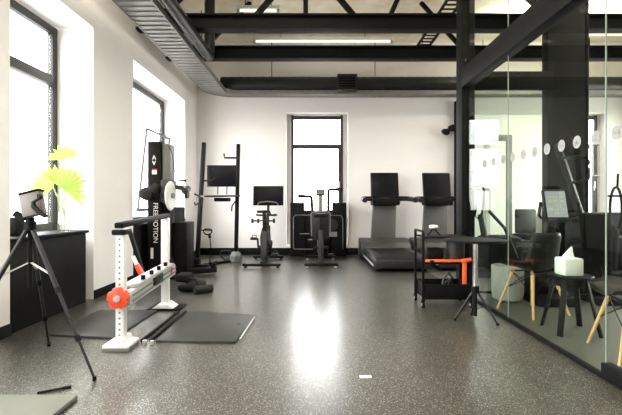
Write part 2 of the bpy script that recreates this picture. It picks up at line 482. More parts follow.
added_batten(4.6, 7.6, 2.4, 'added fluorescent tube hanging behind the glass near the back window', .8)
added_batten(4.4, 4.2, 2.4, 'added fluorescent tube hanging in the side room over its middle', .6)
added_batten(4.4, 1.2, 2.4, 'added fluorescent tube hanging in the side room near the camera', .5)


# ------------------------------------------------------------------ glass partition
ZT0, ZT1 = 2.50, 2.72
post = solo('steel_post', MB().box(XG - .05, XG + .11, 5.0, 5.2, 0, H, .008), 'steel_black', 'tall black steel post at the far end of glass partition', 'post', (XG, 5.1, 0))
solo('transom_beam', MB().box(XG - .06, XG + .06, YF, 4.998, ZT0, ZT1, .006), 'steel_black', 'long black steel beam along the top of glass partition', 'beam', (XG, 2, ZT0))
part = thing('glass_partition', 'clear glass partition wall on the right with round white stickers', 'glass partition', (XG, 2.6, 0))
joints = [4.995, 3.91, 2.6, 1.3, 0.0, -1.7, YF + .01]
for k, (b, a) in enumerate(zip(joints, joints[1:])):
    pn = build('glass_panel', MB().box(XG - .004, XG + .004, a + .0015, b - .0015, .03, ZT0 - .003), 'glass', part, True, smooth=0)
    up = build('upper_glass_panel', MB().box(XG - .004, XG + .004, a + .0015, b - .0015, ZT1 + .003, H - .01), 'glass', part, True, smooth=0)
for b in joints[1:-1]:
    build('panel_joint', MB().box(XG - .0045, XG + .0045, b - .0014, b + .0014, .03, ZT0 - .003).box(XG - .0045, XG + .0045, b - .0014, b + .0014, ZT1 + .003, H - .01), 'edge', part, True)
build('floor_channel', MB().box(XG - .016, XG + .016, YF + .01, 4.995, 0.001, .03, .003), 'steel_black', part, True)
build('floor_spring', MB().box(XG - .035, XG + .035, 2.36, 2.60, .03, .11, .006), 'steel_black', part, True)
build('door_pull', MB().tube([(XG - .0045, 2.66, 1.28), (XG - .05, 2.66, 1.28), (XG - .05, 2.66, 1.48), (XG - .0045, 2.66, 1.48)], .009, 10), 'alu', part, True)
# round stickers
zc = 1.53
for k, Y in enumerate((4.45, 4.22, 4.0, 3.81, 3.62, 3.43, 3.25, 3.06, 2.88, 2.69, 2.5)):
    s_ = build('round_sticker', MB().lathe([(.044, -.0007), (.044, .0007)], (XG - .0055, Y, zc), 24, 'x'), 'sticker', part, True)
    m = MB()
    if k % 3 == 0:
        m.cyl((XG - .0072, Y, zc + .012), (XG - .0062, Y, zc + .012), .011, n=12).box(XG - .0072, XG - .0062, Y - .016, Y + .016, zc - .022, zc - .004)
    elif k % 3 == 1:
        m.box(XG - .0072, XG - .0062, Y - .02, Y + .02, zc - .005, zc + .005).box(XG - .0072, XG - .0062, Y - .024, Y - .014, zc - .014, zc + .014).box(XG - .0072, XG - .0062, Y + .014, Y + .024, zc - .014, zc + .014)
    else:
        m.cyl((XG - .0072, Y + .004, zc + .014), (XG - .0062, Y + .004, zc + .014), .008, n=12)
        m.bar((XG - .0067, Y + .012, zc - .024), (XG - .0067, Y, zc + .006), .001, .009, (1, 0, 0)).bar((XG - .0067, Y - .014, zc - .02), (XG - .0067, Y, zc + .004), .001, .009, (1, 0, 0))
    build('pictogram', m, 'print', s_, True)
# cross partition between post and column
part2 = thing('glass_partition', 'short glass partition crossing between the black post and black column', 'glass partition', (2.4, 5.1, 0))
build('glass_panel', MB().box(XG + .115, 2.92, 5.094, 5.106, .03, ZT0), 'glass', part2, True, smooth=0)
build('top_rail', MB().box(XG + .115, 2.92, 5.06, 5.14, ZT0 + .002, ZT1, .005), 'steel_black', part2, True)
build('floor_channel', MB().box(XG + .115, 2.92, 5.085, 5.115, .001, .03), 'steel_black', part2, True)
m = MB().box(2.93, 3.4, 5.2, 5.34, 0, H, .008)
solo('steel_column', m, 'steel_black', 'wide black column standing behind the glass partition', 'column', (3.1, 5.35, 0))
solo('riser_pipe', MB().cyl((3.47, 5.3, 0), (3.47, 5.3, H), .035, n=14).cyl((3.47, 5.3, 3.1), (3.47, 5.3, 3.2), .048, n=14).cyl((3.47, 5.3, 1.6), (3.47, 5.3, 1.66), .048, n=14), 'steel_black', 'thin black riser pipe beside the wide black column', 'pipe', (3.47, 5.3, 0))
# slim post with wall lamp on the back wall
o = solo('slim_post', MB().box(3.02, 3.12, 8.86, 8.96, 0.0, 3.3, .004), 'steel_black', 'slim black post at the back wall beside the second treadmill', 'post', (3.07, 8.9, 0))
o = thing('spotlight', 'small black twin spotlight fixed to the slim post', 'spotlight', (2.95, 8.8, 2.7))
build('arm', MB().bar((3.019, 8.9, 2.68), (2.80, 8.9, 2.68), .04, .04), 'black', o, True)
build('spot_head', MB().cyl((2.80, 8.93, 2.66), (2.80, 8.76, 2.62), .06, .07, 18), 'black', o, True)
build('spot_head', MB().cyl((2.93, 8.93, 2.74), (2.93, 8.76, 2.72), .05, .06, 18), 'black', o, True)
# cable tray at the right under the ceiling
m = MB()
for s_ in (-.12, .12): m.box(2.2 + s_ - .01, 2.2 + s_ + .01, 5.6, 8.9, 4.25, 4.31)
for k in range(22): m.box(2.09, 2.31, 5.65 + k * .15, 5.70 + k * .15, 4.252, 4.262)
tr = thing('cable_tray', 'perforated black cable tray hanging under ceiling near the post', 'cable tray', (2.2, 7.2, 4.2))
build('tray', m, 'steel_black', tr, True)
for yy in (5.9, 8.4): build('hanger_rod', MB().cyl((2.2, yy, 4.26), (2.2, yy, H), .007, n=8), 'steel_black', tr, True)

# ------------------------------------------------------------------ treadmills
def make_treadmill(loc, label):
    t = thing('treadmill', label, 'treadmill', loc, 0, 'treadmills facing the back wall')
    # local: y grows to the console end (back wall); deck from y=-1.0 to 1.0
    m = MB().prism([(-.46, .05), (.46, .05), (.46, .17), (.42, .215), (-.42, .215), (-.46, .17)], 'y', -1.02, .55, .008)
    build('deck', m, 'dark', t)
    build('running_belt', MB().box(-.29, .29, -1.0, .5, .212, .222, .003), 'matte', t)
    for s_ in (-1, 1):
        build('side_rail', MB().prism([(s_ * .30, .214), (s_ * .445, .214), (s_ * .43, .235), (s_ * .31, .235)], 'y', -.95, .52, .003), 'dark', t)
        build('rail_trim', MB().box(s_ * .463 - .006, s_ * .463 + .006, -.95, .4, .09, .115), 'light', t)
    build('rear_roller_cap', MB().box(-.45, .45, -1.07, -1.021, .06, .19, .02), 'dark', t)
    m = MB().prism([(.5, .04), (.5, .235), (.58, .33), (.75, .40), (.98, .40), (1.03, .33), (1.03, .04)], 'x', -.5, .5, .025)
    build('motor_hood', m, 'charcoal', t)
    for s_ in (-1, 1):
        for yy in (-.9, .9): build('foot', MB().cyl((s_ * .38, yy, 0), (s_ * .38, yy, .06), .035, n=12), 'matte', t)
    # column tapering
    m = MB().prism([(-.27, .39), (.23, .39), (.25, 1.12), (-.23, 1.12)], 'y', .72, .84, .02)
    build('console_column', m, 'column', t)
    # console tray with arms
    m = MB().box(-.27, .27, .45, .85, 1.07, 1.22, .03)
    build('console_tray', m, 'matte', t)
    for s_ in (-1, 1):
        build('handrail', MB().tube([(s_ * .22, .72, 1.2), (s_ * .38, .66, 1.21), (s_ * .45, .55, 1.205), (s_ * .475, .3, 1.19), (s_ * .475, .05, 1.17)], .048, 12), 'dark', t)
    build('handle_bar', MB().tube([(-.46, .5, 1.235), (0, .46, 1.24), (.46, .5, 1.235)], .018, 10), 'matte', t)
    sc = build('console_screen', MB().box(-.285, .285, .62, .665, 1.24, 1.75, .02, (R(-12), 0, 0), (0, .64, 1.25)), 'dark', t)
    build('display_glass', MB().box(-.27, .27, .612, .6195, 1.255, 1.735, .003, (R(-12), 0, 0), (0, .64, 1.25)), 'screen', sc)
    build('cup_holder', MB().lathe([(.045, 0), (.05, .07), (.04, .07), (.036, .01)], (-.44, .62, 1.19), 18), 'white', t)
    return t
T1 = make_treadmill((1.43, 7.72, 0), 'grey treadmill standing clear of the cart, nearer to the back window')
dup(T1, (2.50, 7.78, 0), 0, 'grey treadmill half hidden behind the black cart, beside the steel post')

# ------------------------------------------------------------------ spin bike with large screen
def make_bike(loc):
    t = thing('exercise_bike', 'black spin bike with a wide black screen near the back wall', 'exercise bike', loc, 0)
    m = MB().box(-.33, .33, -.57, -.49, .025, .07, .012)
    build('rear_stabilizer', m, 'black', t)
    build('front_stabilizer', MB().box(-.30, .30, .53, .61, .025, .07, .012), 'black', t)
    for s_ in (-1, 1):
        build('levelling_foot', MB().cyl((s_ * .28, -.53, 0), (s_ * .28, -.53, .03), .025, n=10), 'matte', t)
        build('levelling_foot', MB().cyl((s_ * .25, .57, 0), (s_ * .25, .57, .03), .025, n=10), 'matte', t)
    m = MB().bar((0, -.53, .07), (0, .57, .075), .07, .06, bev=.01)
    m.bar((0, -.18, .09), (0, -.02, .62), .11, .12, bev=.015).bar((0, .3, .09), (0, .42, .68), .10, .08, bev=.015).bar((0, -.05, .45), (0, .4, .58), .06, .07, bev=.012)
    build('frame', m, 'dark', t)
    m = MB().lathe([(.04, -.045), (.235, -.045), (.245, -.02), (.245, .02), (.235, .045), (.04, .045)], (0, .36, .34), 36, 'x')
    fw = build('flywheel', m, 'dark', t)
    build('flywheel_hub', MB().cyl((-.055, .36, .34), (.055, .36, .34), .05, n=20), 'grey', fw)
    build('body_shell', MB().prism([(-.02, .5), (.05, .30), (.2, .12), (.5, .12), (.6, .3), (.52, .52), (.42, .66), (.25, .64)], 'x', -.095, -.05, .015), 'matte', t)
    build('chain_guard', MB().prism([(-.2, .24), (-.18, .38), (-.05, .42), (.34, .40), (.40, .34), (.34, .28), (-.05, .2)], 'x', .05, .10, .01), 'black', t)
    cr = build('crank', MB().cyl((-.13, -.1, .32), (.13, -.1, .32), .022, n=14).bar((-.12, -.1, .32), (-.12, -.14, .47), .03, .04).bar((.12, -.1, .32), (.12, -.06, .17), .02, .035), 'dark', t)
    for s_, yy, zz in ((-1, -.14, .47), (1, -.06, .17)):
        build('pedal', MB().box(s_ * .19 - .06, s_ * .19 + .06, yy - .055, yy + .055, zz - .022, zz + .022, .006).tube([(s_ * .19 - .045, yy + .04, zz), (s_ * .19 - .03, yy + .05, zz + .06), (s_ * .19 + .03, yy + .05, zz + .06), (s_ * .19 + .045, yy + .04, zz)], .008, 8), 'dark', cr)
    build('seat_post', MB().bar((0, -.05, .6), (0, -.12, .92), .07, .07, bev=.01).bar((0, -.22, .925), (0, -.02, .925), .05, .03, bev=.006), 'dark', t)
    m = MB().prism([(-.025, -.02), (-.035, .02), (-.05, .02)], 'z', 0, .001) if False else MB()
    m.prism([(-.11, -.32), (.11, -.32), (.125, -.26), (.05, -.14), (.025, .02), (-.025, .02), (-.05, -.14), (-.125, -.26)], 'z', .94, .985, .018)
    build('saddle', m, 'matte', t)
    build('handlebar_post', MB().bar((0, .42, .66), (0, .46, .92), .045, .055, bev=.01), 'dark', t)
    hb = build('handlebar', MB().tube([(-.17, .12, .90), (-.18, .3, .885), (-.16, .42, .88), (0, .46, .885), (.16, .42, .88), (.18, .3, .885), (.17, .12, .90)], .019, 10).tube([(-.06, .42, .89), (-.06, .2, .95), (.06, .2, .95), (.06, .42, .89)], .016, 10), 'matte', t)
    for s_ in (-1, 1):
        build('dumbbell', MB().cyl((s_ * .14 - .05, -.30, .80), (s_ * .14 + .05, -.30, .80), .014, n=10).cyl((s_ * .14 - .07, -.30, .80), (s_ * .14 - .035, -.30, .80), .04, n=8).cyl((s_ * .14 + .035, -.30, .80), (s_ * .14 + .07, -.30, .80), .04, n=8).bar((0, -.14, .80), (s_ * .10, -.30, .80), .03, .02), 'dark', t)
    build('screen_mast', MB().bar((0, .47, .9), (0, .56, 1.16), .05, .05, bev=.01).box(-.09, .09, .53, .56, 1.12, 1.3, .008), 'dark', t)
    s2 = build('screen', MB().box(-.30, .30, .49, .53, 1.07, 1.46, .015, (R(-6), 0, 0), (0, .5, 1.1)), 'matte', t)
    build('display_glass', MB().box(-.285, .285, .482, .4895, 1.115, 1.445, .003, (R(-6), 0, 0), (0, .5, 1.1)), 'screen', s2)
    build('bottle_holder', MB().tube([(-.2, .44, 1.08), (-.17, .40, 1.13), (0, .37, 1.15), (.17, .40, 1.13), (.2, .44, 1.08)], .012, 8), 'grey', t)
    return t
make_bike((-.905, 7.70, 0))

# ------------------------------------------------------------------ air bike
def make_airbike(loc):
    t = thing('air_bike', 'black air bike with raised handle levers in front of window', 'exercise bike', loc)
    build('rear_stabilizer', MB().box(-.29, .29, -.57, -.49, .03, .08, .012), 'black', t)
    build('front_stabilizer', MB().box(-.30, .30, .50, .58, .03, .08, .012), 'black', t)
    for s_ in (-1, 1):
        for yy in (-.53, .54): build('foot', MB().cyl((s_ * .25, yy, 0), (s_ * .25, yy, .035), .028, n=10), 'light', t)
    m = MB().bar((0, -.53, .08), (0, .54, .09), .09, .07, bev=.012).bar((0, -.25, .1), (0, -.12, .62), .09, .1, bev=.015)
    m.bar((0, .25, .1), (0, .35, .95), .08, .09, bev=.015)
    build('frame', m, 'dark', t)
    m = MB().prism([(-.16, .50), (-.17, .92), (-.12, .96), (.12, .96), (.17, .92), (.16, .50), (.1, .42), (-.1, .42)], 'y', .02, .16, .03)
    fh = build('front_shroud', m, 'dark', t)
    build('badge', MB().prism([(-.025, .80), (0, .845), (.025, .80), (.015, .80), (0, .825), (-.015, .80)], 'y', .012, .019).cyl((.005, .012, .66), (.005, .019, .66), .022, n=18).cyl((.01, .012, .57), (.01, .019, .57), .018, n=18), 'light', fh)
    build('shroud_edge', MB().tube([(-.17, .05, .50), (-.18, .05, .92), (-.12, .05, .975), (.12, .05, .975), (.18, .05, .92), (.17, .05, .5)], .010, 8), 'grey', fh)
    fan = build('fan_cage', MB().lathe([(.05, -.05), (.28, -.05), (.30, -.03), (.30, .03), (.28, .05), (.05, .05)], (0, .42, .42), 36, 'x'), 'charcoal', t)
    m = MB()
    for r_ in (.12, .2, .27):
        m.tube([(-.056, .42 + r_ * math.cos(2 * PI * k / 28), .42 + r_ * math.sin(2 * PI * k / 28)) for k in range(28)], .006, 6, True)
    build('fan_grille', m, 'grey', fan)
    cr = build('crank', MB().cyl((-.14, -.04, .3), (.14, -.04, .3), .024, n=14).bar((-.13, -.04, .3), (-.13, -.1, .44), .02, .035).bar((.13, -.04, .3), (.13, .02, .16), .02, .035), 'dark', t)
    for s_, yy, zz in ((-1, -.1, .44), (1, .02, .16)):
        build('pedal', MB().box(s_ * .19 - .05, s_ * .19 + .05, yy - .05, yy + .05, zz - .015, zz + .015, .006), 'dark', cr)
    build('seat_post', MB().bar((0, -.12, .6), (0, -.18, .86), .06, .06, bev=.01), 'dark', t)
    build('saddle', MB().prism([(-.13, -.34), (.13, -.34), (.145, -.27), (.06, -.14), (.03, .0), (-.03, .0), (-.06, -.14), (-.145, -.27)], 'z', .86, .93, .02), 'matte', t)
    L = build('handle_lever', MB().tube([(-.14, .2, .42), (-.15, .22, .8), (-.17, .2, 1.2), (-.18, .18, 1.235), (-.22, .16, 1.245), (-.42, .14, 1.245)], .027, 10), 'black', t)
    build('grip', MB().cyl((-.30, .151, 1.245), (-.43, .139, 1.245), .033, n=12), 'matte', L)
    L = build('handle_lever', MB().tube([(.14, .2, .42), (.15, .24, .8), (.15, .26, 1.33), (.16, .26, 1.37), (.2, .25, 1.38), (.42, .22, 1.38)], .027, 10), 'black', t)
    build('grip', MB().cyl((.30, .2365, 1.38), (.43, .2185, 1.38), .033, n=12), 'matte', L)
    build('console_mast', MB().bar((0, .34, .94), (0, .34, 1.28), .075, .05, bev=.008), 'grey', t)
    cn = build('console', MB().box(-.085, .085, .28, .325, 1.26, 1.38, .012, (R(-10), 0, 0)), 'dark', t)
    build('display', MB().box(-.062, .062, .271, .2765, 1.285, 1.36, .002, (R(-10), 0, 0), (0, .3025, 1.32)), 'lcd', cn)
    return t
make_airbike((.125, 7.70, 0))

# black twin tower machine below the window
t = thing('weight_cabinet', 'low black twin tower weight cabinet under the window behind air bike', 'weight machine', (.09, 8.78, 0))
for s_ in (-1, 1):
    xx = .09 + s_ * .44
    build('weight_tower', MB().box(xx - .145, xx + .145, 8.66, 8.93, .0, 1.13, .012), 'matte', t, True)
build('centre_panel', MB().box(.09 - .294, .09 + .294, 8.72, 8.93, .02, .97, .008), 'black', t, True)
m = MB().tube([(-.43, 8.64, .17), (-.43, 8.64, .82), (-.39, 8.64, .87), (-.05, 8.64, .87)], .008, 8).tube([(-.43, 8.64, .2), (-.40, 8.64, .16), (-.02, 8.64, .16)], .009, 8).tube([(-.30, 8.64, .48), (-.1, 8.64, .48)], .009, 8)
m.tube([(.6, 8.64, .16), (.6, 8.64, .8), (.56, 8.64, .86), (.3, 8.64, .87)], .007, 8)
build('bar_frame', m, 'grey', t, True)
build('pulley', MB().lathe([(.02, -.02), (.11, -.02), (.12, 0), (.11, .02), (.02, .02)], (.38, 8.63, .66), 28, 'y'), 'dark', t, True)
build('info_plate', MB().box(.32, .48, 8.652, 8.66, .42, .52), 'grey', t, True)

# ------------------------------------------------------------------ leaning storage rack with monitor
t = thing('storage_rack', 'tall black two-post equipment rack near the back left corner', 'rack', (-1.75, 7.5, 0))
LB, LT = Vector((-2.03, 7.20, .04)), Vector((-2.03, 7.66, 2.23))
RB, RT = Vector((-1.48, 7.87, .09)), Vector((-1.48, 8.13, 2.27))
build('upright', MB().bar(LB, LT, .07, .07, bev=.006), 'black', t, True)
build('upright', MB().bar(RB, RT, .07, .07, bev=.006), 'black', t, True)
def at(A, B, z): k = (z - A.z) / (B.z - A.z); return A.lerp(B, k)
a, b = at(LB, LT, 1.235), at(RB, RT, 1.255)
build('shelf', MB().bar(a + Vector((.03, -.07, 0)), b + Vector((-.0, -.07, 0)), .22, .035, bev=.004), 'dark', t, True)
h = at(LB, LT, 1.52)
build('hook', MB().tube([h + Vector((.03, 0, 0)), h + Vector((.20, -.02, 0)), h + Vector((.24, -.02, .05))], .016, 8), 'black', t, True)
h = at(RB, RT, 2.0)
build('hook', MB().tube([h + Vector((-.03, 0, 0)), h + Vector((-.26, -.02, .0)), h + Vector((-.27, -.02, .08))], .019, 8), 'black', t, True)
h = at(LB, LT, 1.22)
build('hook', MB().tube([h + Vector((-.03, 0, .02)), h + Vector((-.10, -.06, .06))], .014, 8).tube([h + Vector((-.03, 0, -.1)), h + Vector((-.09, -.05, -.14)), h + Vector((-.10, -.05, -.09))], .014, 8), 'black', t, True)
h = at(RB, RT, 1.16)
build('hook', MB().tube([h + Vector((-.03, 0, .0)), h + Vector((-.09, -.05, -.1)), h + Vector((-.1, -.05, -.2))], .014, 8), 'black', t, True)
f_ = build('foot', MB().lathe([(.10, 0), (.115, .02), (.115, .12), (.075, .19), (.04, .2)], (-1.48, 7.87, 0), 8), 'rackfoot', t, True, smooth=0)
f_['label'] = 'grey weighted foot'
build('foot', MB().box(-2.09, -1.80, 7.10, 7.19, .0, .06, .01).box(-2.08, -1.98, 7.13, 7.28, .0, .16, .015), 'black', t, True)
build('floor_strut', MB().bar((-2.0, 7.3, .025), (-1.56, 7.84, .025), .05, .04), 'black', t, True)

mc = px(222, 176, 7.72)
t = thing('monitor', 'black flat monitor standing on the shelf of the storage rack', 'monitor', (mc.x, 7.72, 1.27))
bz = build('screen', MB().box(mc.x - .275, mc.x + .275, 7.70, 7.74, mc.z - .2, mc.z + .2, .008), 'matte', t, True)
build('display_glass', MB().box(mc.x - .262, mc.x + .262, 7.694, 7.6995, mc.z - .175, mc.z + .187, .001), 'screen', bz, True)
m = MB()
for s_ in (-.085, .085): m.bar((mc.x + s_, 7.745, 1.275), (mc.x + s_, 7.76, mc.z), .025, .02)
build('stand_leg', m, 'grey', t, True)
m = MB().box(mc.x - .13, mc.x + .15, 7.62, 7.80, 1.146, 1.216, .015)
solo('receiver_box', m, 'matte', 'small black electronics box fixed under the rack shelf below the monitor', 'electronics box', (mc.x, 7.7, 1.146))
# coiled cables
def loop(cx, cy, cz, rx, rz, n=24, turns=2):
    return [(cx + rx * math.cos(2 * PI * k / n) * (1 - .04 * (k // n)), cy - .012 * k / n, cz + rz * math.sin(2 * PI * k / n) * (1 + .2 * (k // n)) + .2 * rz * math.cos(4 * PI * k / n)) for k in range(n * turns)]
c = px(209, 231, 7.5)
t = thing('hanging_cable', 'black coiled cable hanging on the left post of the storage rack', 'cable', (c.x, 7.45, c.z), 0)
h = at(LB, LT, c.z + .03)
build('coil', MB().tube([h + Vector((.035, -.03, 0))] + [Vector(p) for p in loop(c.x, 7.42, c.z, .08, .045)], .009, 8), 'matte', t, True)
build('drop', MB().tube([(c.x + .03, 7.41, c.z - .05), (c.x + .04, 7.41, c.z - .12), (c.x + .05, 7.42, c.z - .3), (c.x + .03, 7.44, .02), (c.x - .05, 7.4, .012)], .009, 8).cyl((c.x + .03, 7.41, c.z - .05), (c.x + .038, 7.41, c.z - .12), .025, n=10), 'matte', t, True)
c = px(226, 253, 8.0)
solo('coiled_cable', MB().tube([(c.x + .17, 7.9, .22), (c.x + .13, 7.95, .14)] + loop(c.x, 8.0, .13, .11, .08), .009, 8), 'dark', 'small black cable coil on the floor beside the grey rack foot', 'cable', (c.x, 8, 0.01))

# ------------------------------------------------------------------ cable machine at left wall
t = thing('cable_machine', 'tall black cable machine with a large white disc, by the left wall', 'cable machine', (-2.3, 6.3, 0))
X0, X1 = -2.47, -2.27
col_ = build('tower', MB().box(X0, X1, 6.15, 6.42, .03, 2.03, .012), 'matte', t, True)
text('lettering', 'FREEMOTION', .098, 'letter', col_, (-2.35, 6.149, .82), (PI / 2, PI / 2, 0), ext=.0008)
m = MB().prism([(-2.40, 1.76), (-2.37, 1.83), (-2.34, 1.76), (-2.355, 1.76), (-2.37, 1.795), (-2.385, 1.76)], 'y', 6.147, 6.15)
m.prism([(-2.40, 1.74), (-2.37, 1.67), (-2.34, 1.74), (-2.355, 1.74), (-2.37, 1.705), (-2.385, 1.74)], 'y', 6.147, 6.15)
build('emblem', m, 'letter', col_, True)
build('warning_label', MB().box(-2.40, -2.33, 6.147, 6.15, 1.60, 1.62), 'red', col_, True)
build('warning_label', MB().box(-2.40, -2.33, 6.147, 6.15, 1.54, 1.60), 'letter', col_, True)
build('warning_label', MB().box(-2.42, -2.38, 6.147, 6.15, .29, .45), 'letter', col_, True)
build('carriage', MB().box(-2.265, -2.14, 6.18, 6.38, 1.45, 2.0, .02), 'grey', t, True)
build('pulley_housing', MB().box(-2.265, -2.10, 6.12, 6.34, 1.12, 1.46, .02), 'charcoal', t, True)
d_ = build('disc', MB().lathe([(.02, -.015), (.20, -.015), (.215, 0), (.20, .015), (.02, .015)], (-2.08, 6.02, 1.22), 40, 'x'), 'white', t, True)
build('disc_hub', MB().cyl((-2.07, 6.02, 1.22), (-2.03, 6.02, 1.22), .04, n=20), 'grey', d_, True)
build('disc_axle', MB().cyl((-2.2, 6.02, 1.22), (-2.09, 6.02, 1.22), .03, n=14).box(-2.22, -2.14, 5.99, 6.2, 1.17, 1.27, .01), 'dark', t, True)
ar = build('swivel_arm', MB().bar((-2.12, 6.25, 1.36), (-1.90, 6.2, 1.33), .08, .07, bev=.015).cyl((-1.90, 6.24, 1.33), (-1.90, 6.10, 1.29), .05, n=18), 'charcoal', t, True)
build('arm_pulley', MB().lathe([(.01, -.02), (.06, -.02), (.05, 0), (.06, .02), (.01, .02)], (-1.88, 6.14, 1.24), 24, 'x'), 'dark', ar, True)
build('pull_pin', MB().cyl((-2.02, 6.22, 1.45), (-1.94, 6.22, 1.45), .012, n=10).cyl((-1.94, 6.22, 1.45), (-1.92, 6.22, 1.45), .022, n=12), 'matte', ar, True)
build('pivot_knob', MB().lathe([(.03, -.06), (.09, -.05), (.10, .0), (.085, .05), (.03, .06)], (-2.45, 6.08, 1.25), 24, 'y').lathe([(.03, -.06), (.06, -.05), (.07, .0), (.06, .05), (.03, .06)], (-2.33, 6.08, 1.33), 24, 'y').box(-2.46, -2.3, 6.1, 6.2, 1.2, 1.36, .01), 'dark', t, True)
build('cable', MB().tube([(-2.2, 6.2, 2.02), (-2.1, 6.15, 1.85), (-2.06, 6.12, 1.6), (-2.0, 6.12, 1.45)], .007, 6), 'dark', t, True)
build('weight_shroud', MB().box(-2.52, -2.16, 6.43, 6.95, .03, 1.05, .015), 'matte', t, True)
build('side_shroud', MB().box(-2.15, -1.93, 6.3, 6.7, .03, .82, .02).box(-2.26, -2.152, 6.2, 6.425, .03, 1.1, .015), 'black', t, True)
build('base', MB().box(-2.53, -1.9, 6.05, 7.0, .0, .03, .006), 'black', t, True)
m = MB().bar((-2.1, 6.34, .06), (-1.55, 6.60, .06), .11, .09, bev=.02).cyl((-1.62, 6.5, .16), (-1.58, 6.7, .16), .03, n=12).box(-1.63, -1.56, 6.52, 6.62, .08, .16, .01)
build('foot_beam', m, 'black', t, True)
# rack of side handles: black angled handle unit on the floor
p = px(187, 291, 5.25)
t = thing('foot_roller', 'small black roller unit lying on the floor behind the white frame', 'foot roller', (p.x, 5.3, 0))
build('body', MB().box(-1.70, -1.42, 5.15, 5.5, .015, .10, .03).box(-1.78, -1.6, 5.3, 5.52, .1, .2, .03), 'matte', t, True)
build('roller', MB().cyl((-1.46, 5.06, .05), (-1.28, 5.2, .05), .049, n=20), 'dark', t, True)
build('foot_strap', MB().tube([(-1.60, 5.2, .10), (-1.56, 5.18, .17), (-1.48, 5.16, .17), (-1.44, 5.15, .1)], .01, 8), 'matte', t, True)

# ------------------------------------------------------------------ white frame with rail and red disc
t = thing('lifting_frame', 'white two-post training frame with aluminium rail and red disc', 'training frame', (-1.5, 3.8, 0))
FX, FY, RX, RY = -1.48, 3.19, -1.56, 4.36
p1 = build('post', MB().box(FX - .032, FX + .032, FY - .032, FY + .032, .05, .914, .006), 'white', t, True)
m = MB()
for k in range(19): m.cyl((FX, FY - .033, .10 + k * .043), (FX, FY - .0315, .10 + k * .043), .009, n=10)
build('adjustment_hole', m, 'print', p1, True)
p2 = build('post', MB().box(RX - .036, RX + .036, RY - .036, RY + .036, .03, .955, .006), 'white', t, True)
bp1 = build('base_plate', MB().prism([(-.1, .022), (.1, .022), (.1, .045), (.05, .055), (.038, .085), (-.038, .085), (-.05, .055), (-.1, .045)], 'y', FY - .1, FY + .09, .004), 'white', t)
bp1.data.transform(Matrix.Translation((FX + 1.5, -3.8, 0)))
build('foot_block', MB().box(FX - .1, FX + .1, FY - .1, FY + .09, 0, .0215, .002), 'grey', t, True)
bp2 = build('base_plate', MB().prism([(-.11, .022), (.11, .022), (.04, .07), (-.04, .07)], 'y', RY - .09, RY + .09, .004), 'white', t)
bp2.data.transform(Matrix.Translation((RX + 1.5, -3.8, 0)))
build('top_bar', MB().bar((FX, FY - .05, .937), (RX, RY + .05, .978), .065, .042, bev=.008), 'black', t, True)
build('bar_clamp', MB().box(FX - .05, FX + .05, FY - .06, FY + .045, .865, .905, .008), 'black', t, True)
ra, rb = Vector((FX + .005, FY - .04, .375)), Vector((RX - .005, RY + .10, .40))
rl = build('rail', MB().bar(ra + Vector((.05, 0, 0)), rb + Vector((.05, 0, 0)), .055, .11, bev=.006), 'alu', t, True)
off = Vector((.078, 0, 0))
build('rail_groove', MB().bar(ra + off + Vector((.002, .05, .022)), rb + off + Vector((.002, 0, .022)), .006, .014).bar(ra + off + Vector((.002, .05, -.022)), rb + off + Vector((.002, 0, -.022)), .006, .014), 'print', rl, True)
build('carriage', MB().box(-1.50, -1.41, 3.7, 3.9, .37, .46, .015), 'dark', rl, True)
build('slider', MB().bar(Vector((FX + .02, 3.3, .45)), Vector((RX + .06, 4.28, .475)), .12, .035, bev=.008), 'alu', t, True)
for k in range(5): build('slider_knob', MB().cyl((FX + .06 - .01 * k, 3.45 + k * .2, .475 + k * .007), (FX + .06 - .01 * k, 3.45 + k * .2, .51 + k * .007), .018, n=12), 'matte', t, True)
prof = []
m = MB()
gear = []
for k in range(40):
    a = 2 * PI * k / 40; r_ = .082 if (k % 8) < 6 else .069
    gear.append((FX + .005 + r_ * math.cos(a), .39 + r_ * math.sin(a)))
rd = build('locking_disc', m.prism(gear, 'y', FY - .082, FY - .04, .004), 'red', t, True); rd['label'] = 'red notched disc'
build('disc_bolt', MB().cyl((FX + .005, FY - .095, .39), (FX + .005, FY - .082, .39), .025, n=18), 'light', rd, True)
rd = build('locking_disc', MB().cyl((RX + .02, RY - .075, .42), (RX + .02, RY - .037, .42), .075, n=30), 'red', t, True); rd['label'] = 'red disc on the far post'
build('diagonal_brace', MB().bar(px(129, 229, 4.5), px(145, 279, 4.5), .05, .035, bev=.006), 'black', t, True)
b_ = build('diagonal_brace', MB().bar(px(133, 256, 4.46), px(145, 281, 4.46), .06, .03, bev=.006), 'white', t, True)
b_ = build('brace_grip', MB().bar(px(137, 264.5, 4.455), px(144, 279, 4.455), .066, .045, bev=.006), 'red', b_, True)

# platform plates
t = thing('floor_platform', 'thin dark rubber platform plates on the floor under the white frame', 'platform', (-1.4, 3.7, 0))
build('plate', MB().prism([(-1.26, 3.30), (-.62, 3.27), (-.575, 4.04), (-1.26, 4.22)], 'z', .0, .018, .003), 'mat', t, True)
build('plate', MB().prism([(-2.2, 3.45), (-1.62, 3.37), (-1.60, 4.24), (-2.2, 4.24)], 'z', .0, .018, .003), 'mat', t, True)
for xx in (-1.37, -1.30):
    build('guide_rail', MB().box(xx - .012, xx + .012, 3.3, 4.2, 0, .025, .003), 'black', t, True)
build('plate_trim', MB().prism([(-.60, 3.32), (-.588, 3.32), (-.562, 3.98), (-.574, 3.98)], 'z', .0185, .021), 'light', t, True)
build('plate_hole', MB().cyl((-.68, 3.74, .0182), (-.68, 3.74, .0196), .015, n=14), 'black', t, True)
build('plate', MB().prism([(-1.72, 4.26), (-1.38, 4.26), (-1.38, 4.5), (-1.72, 4.5)], 'z', .0, .02, .003), 'black', t, True)
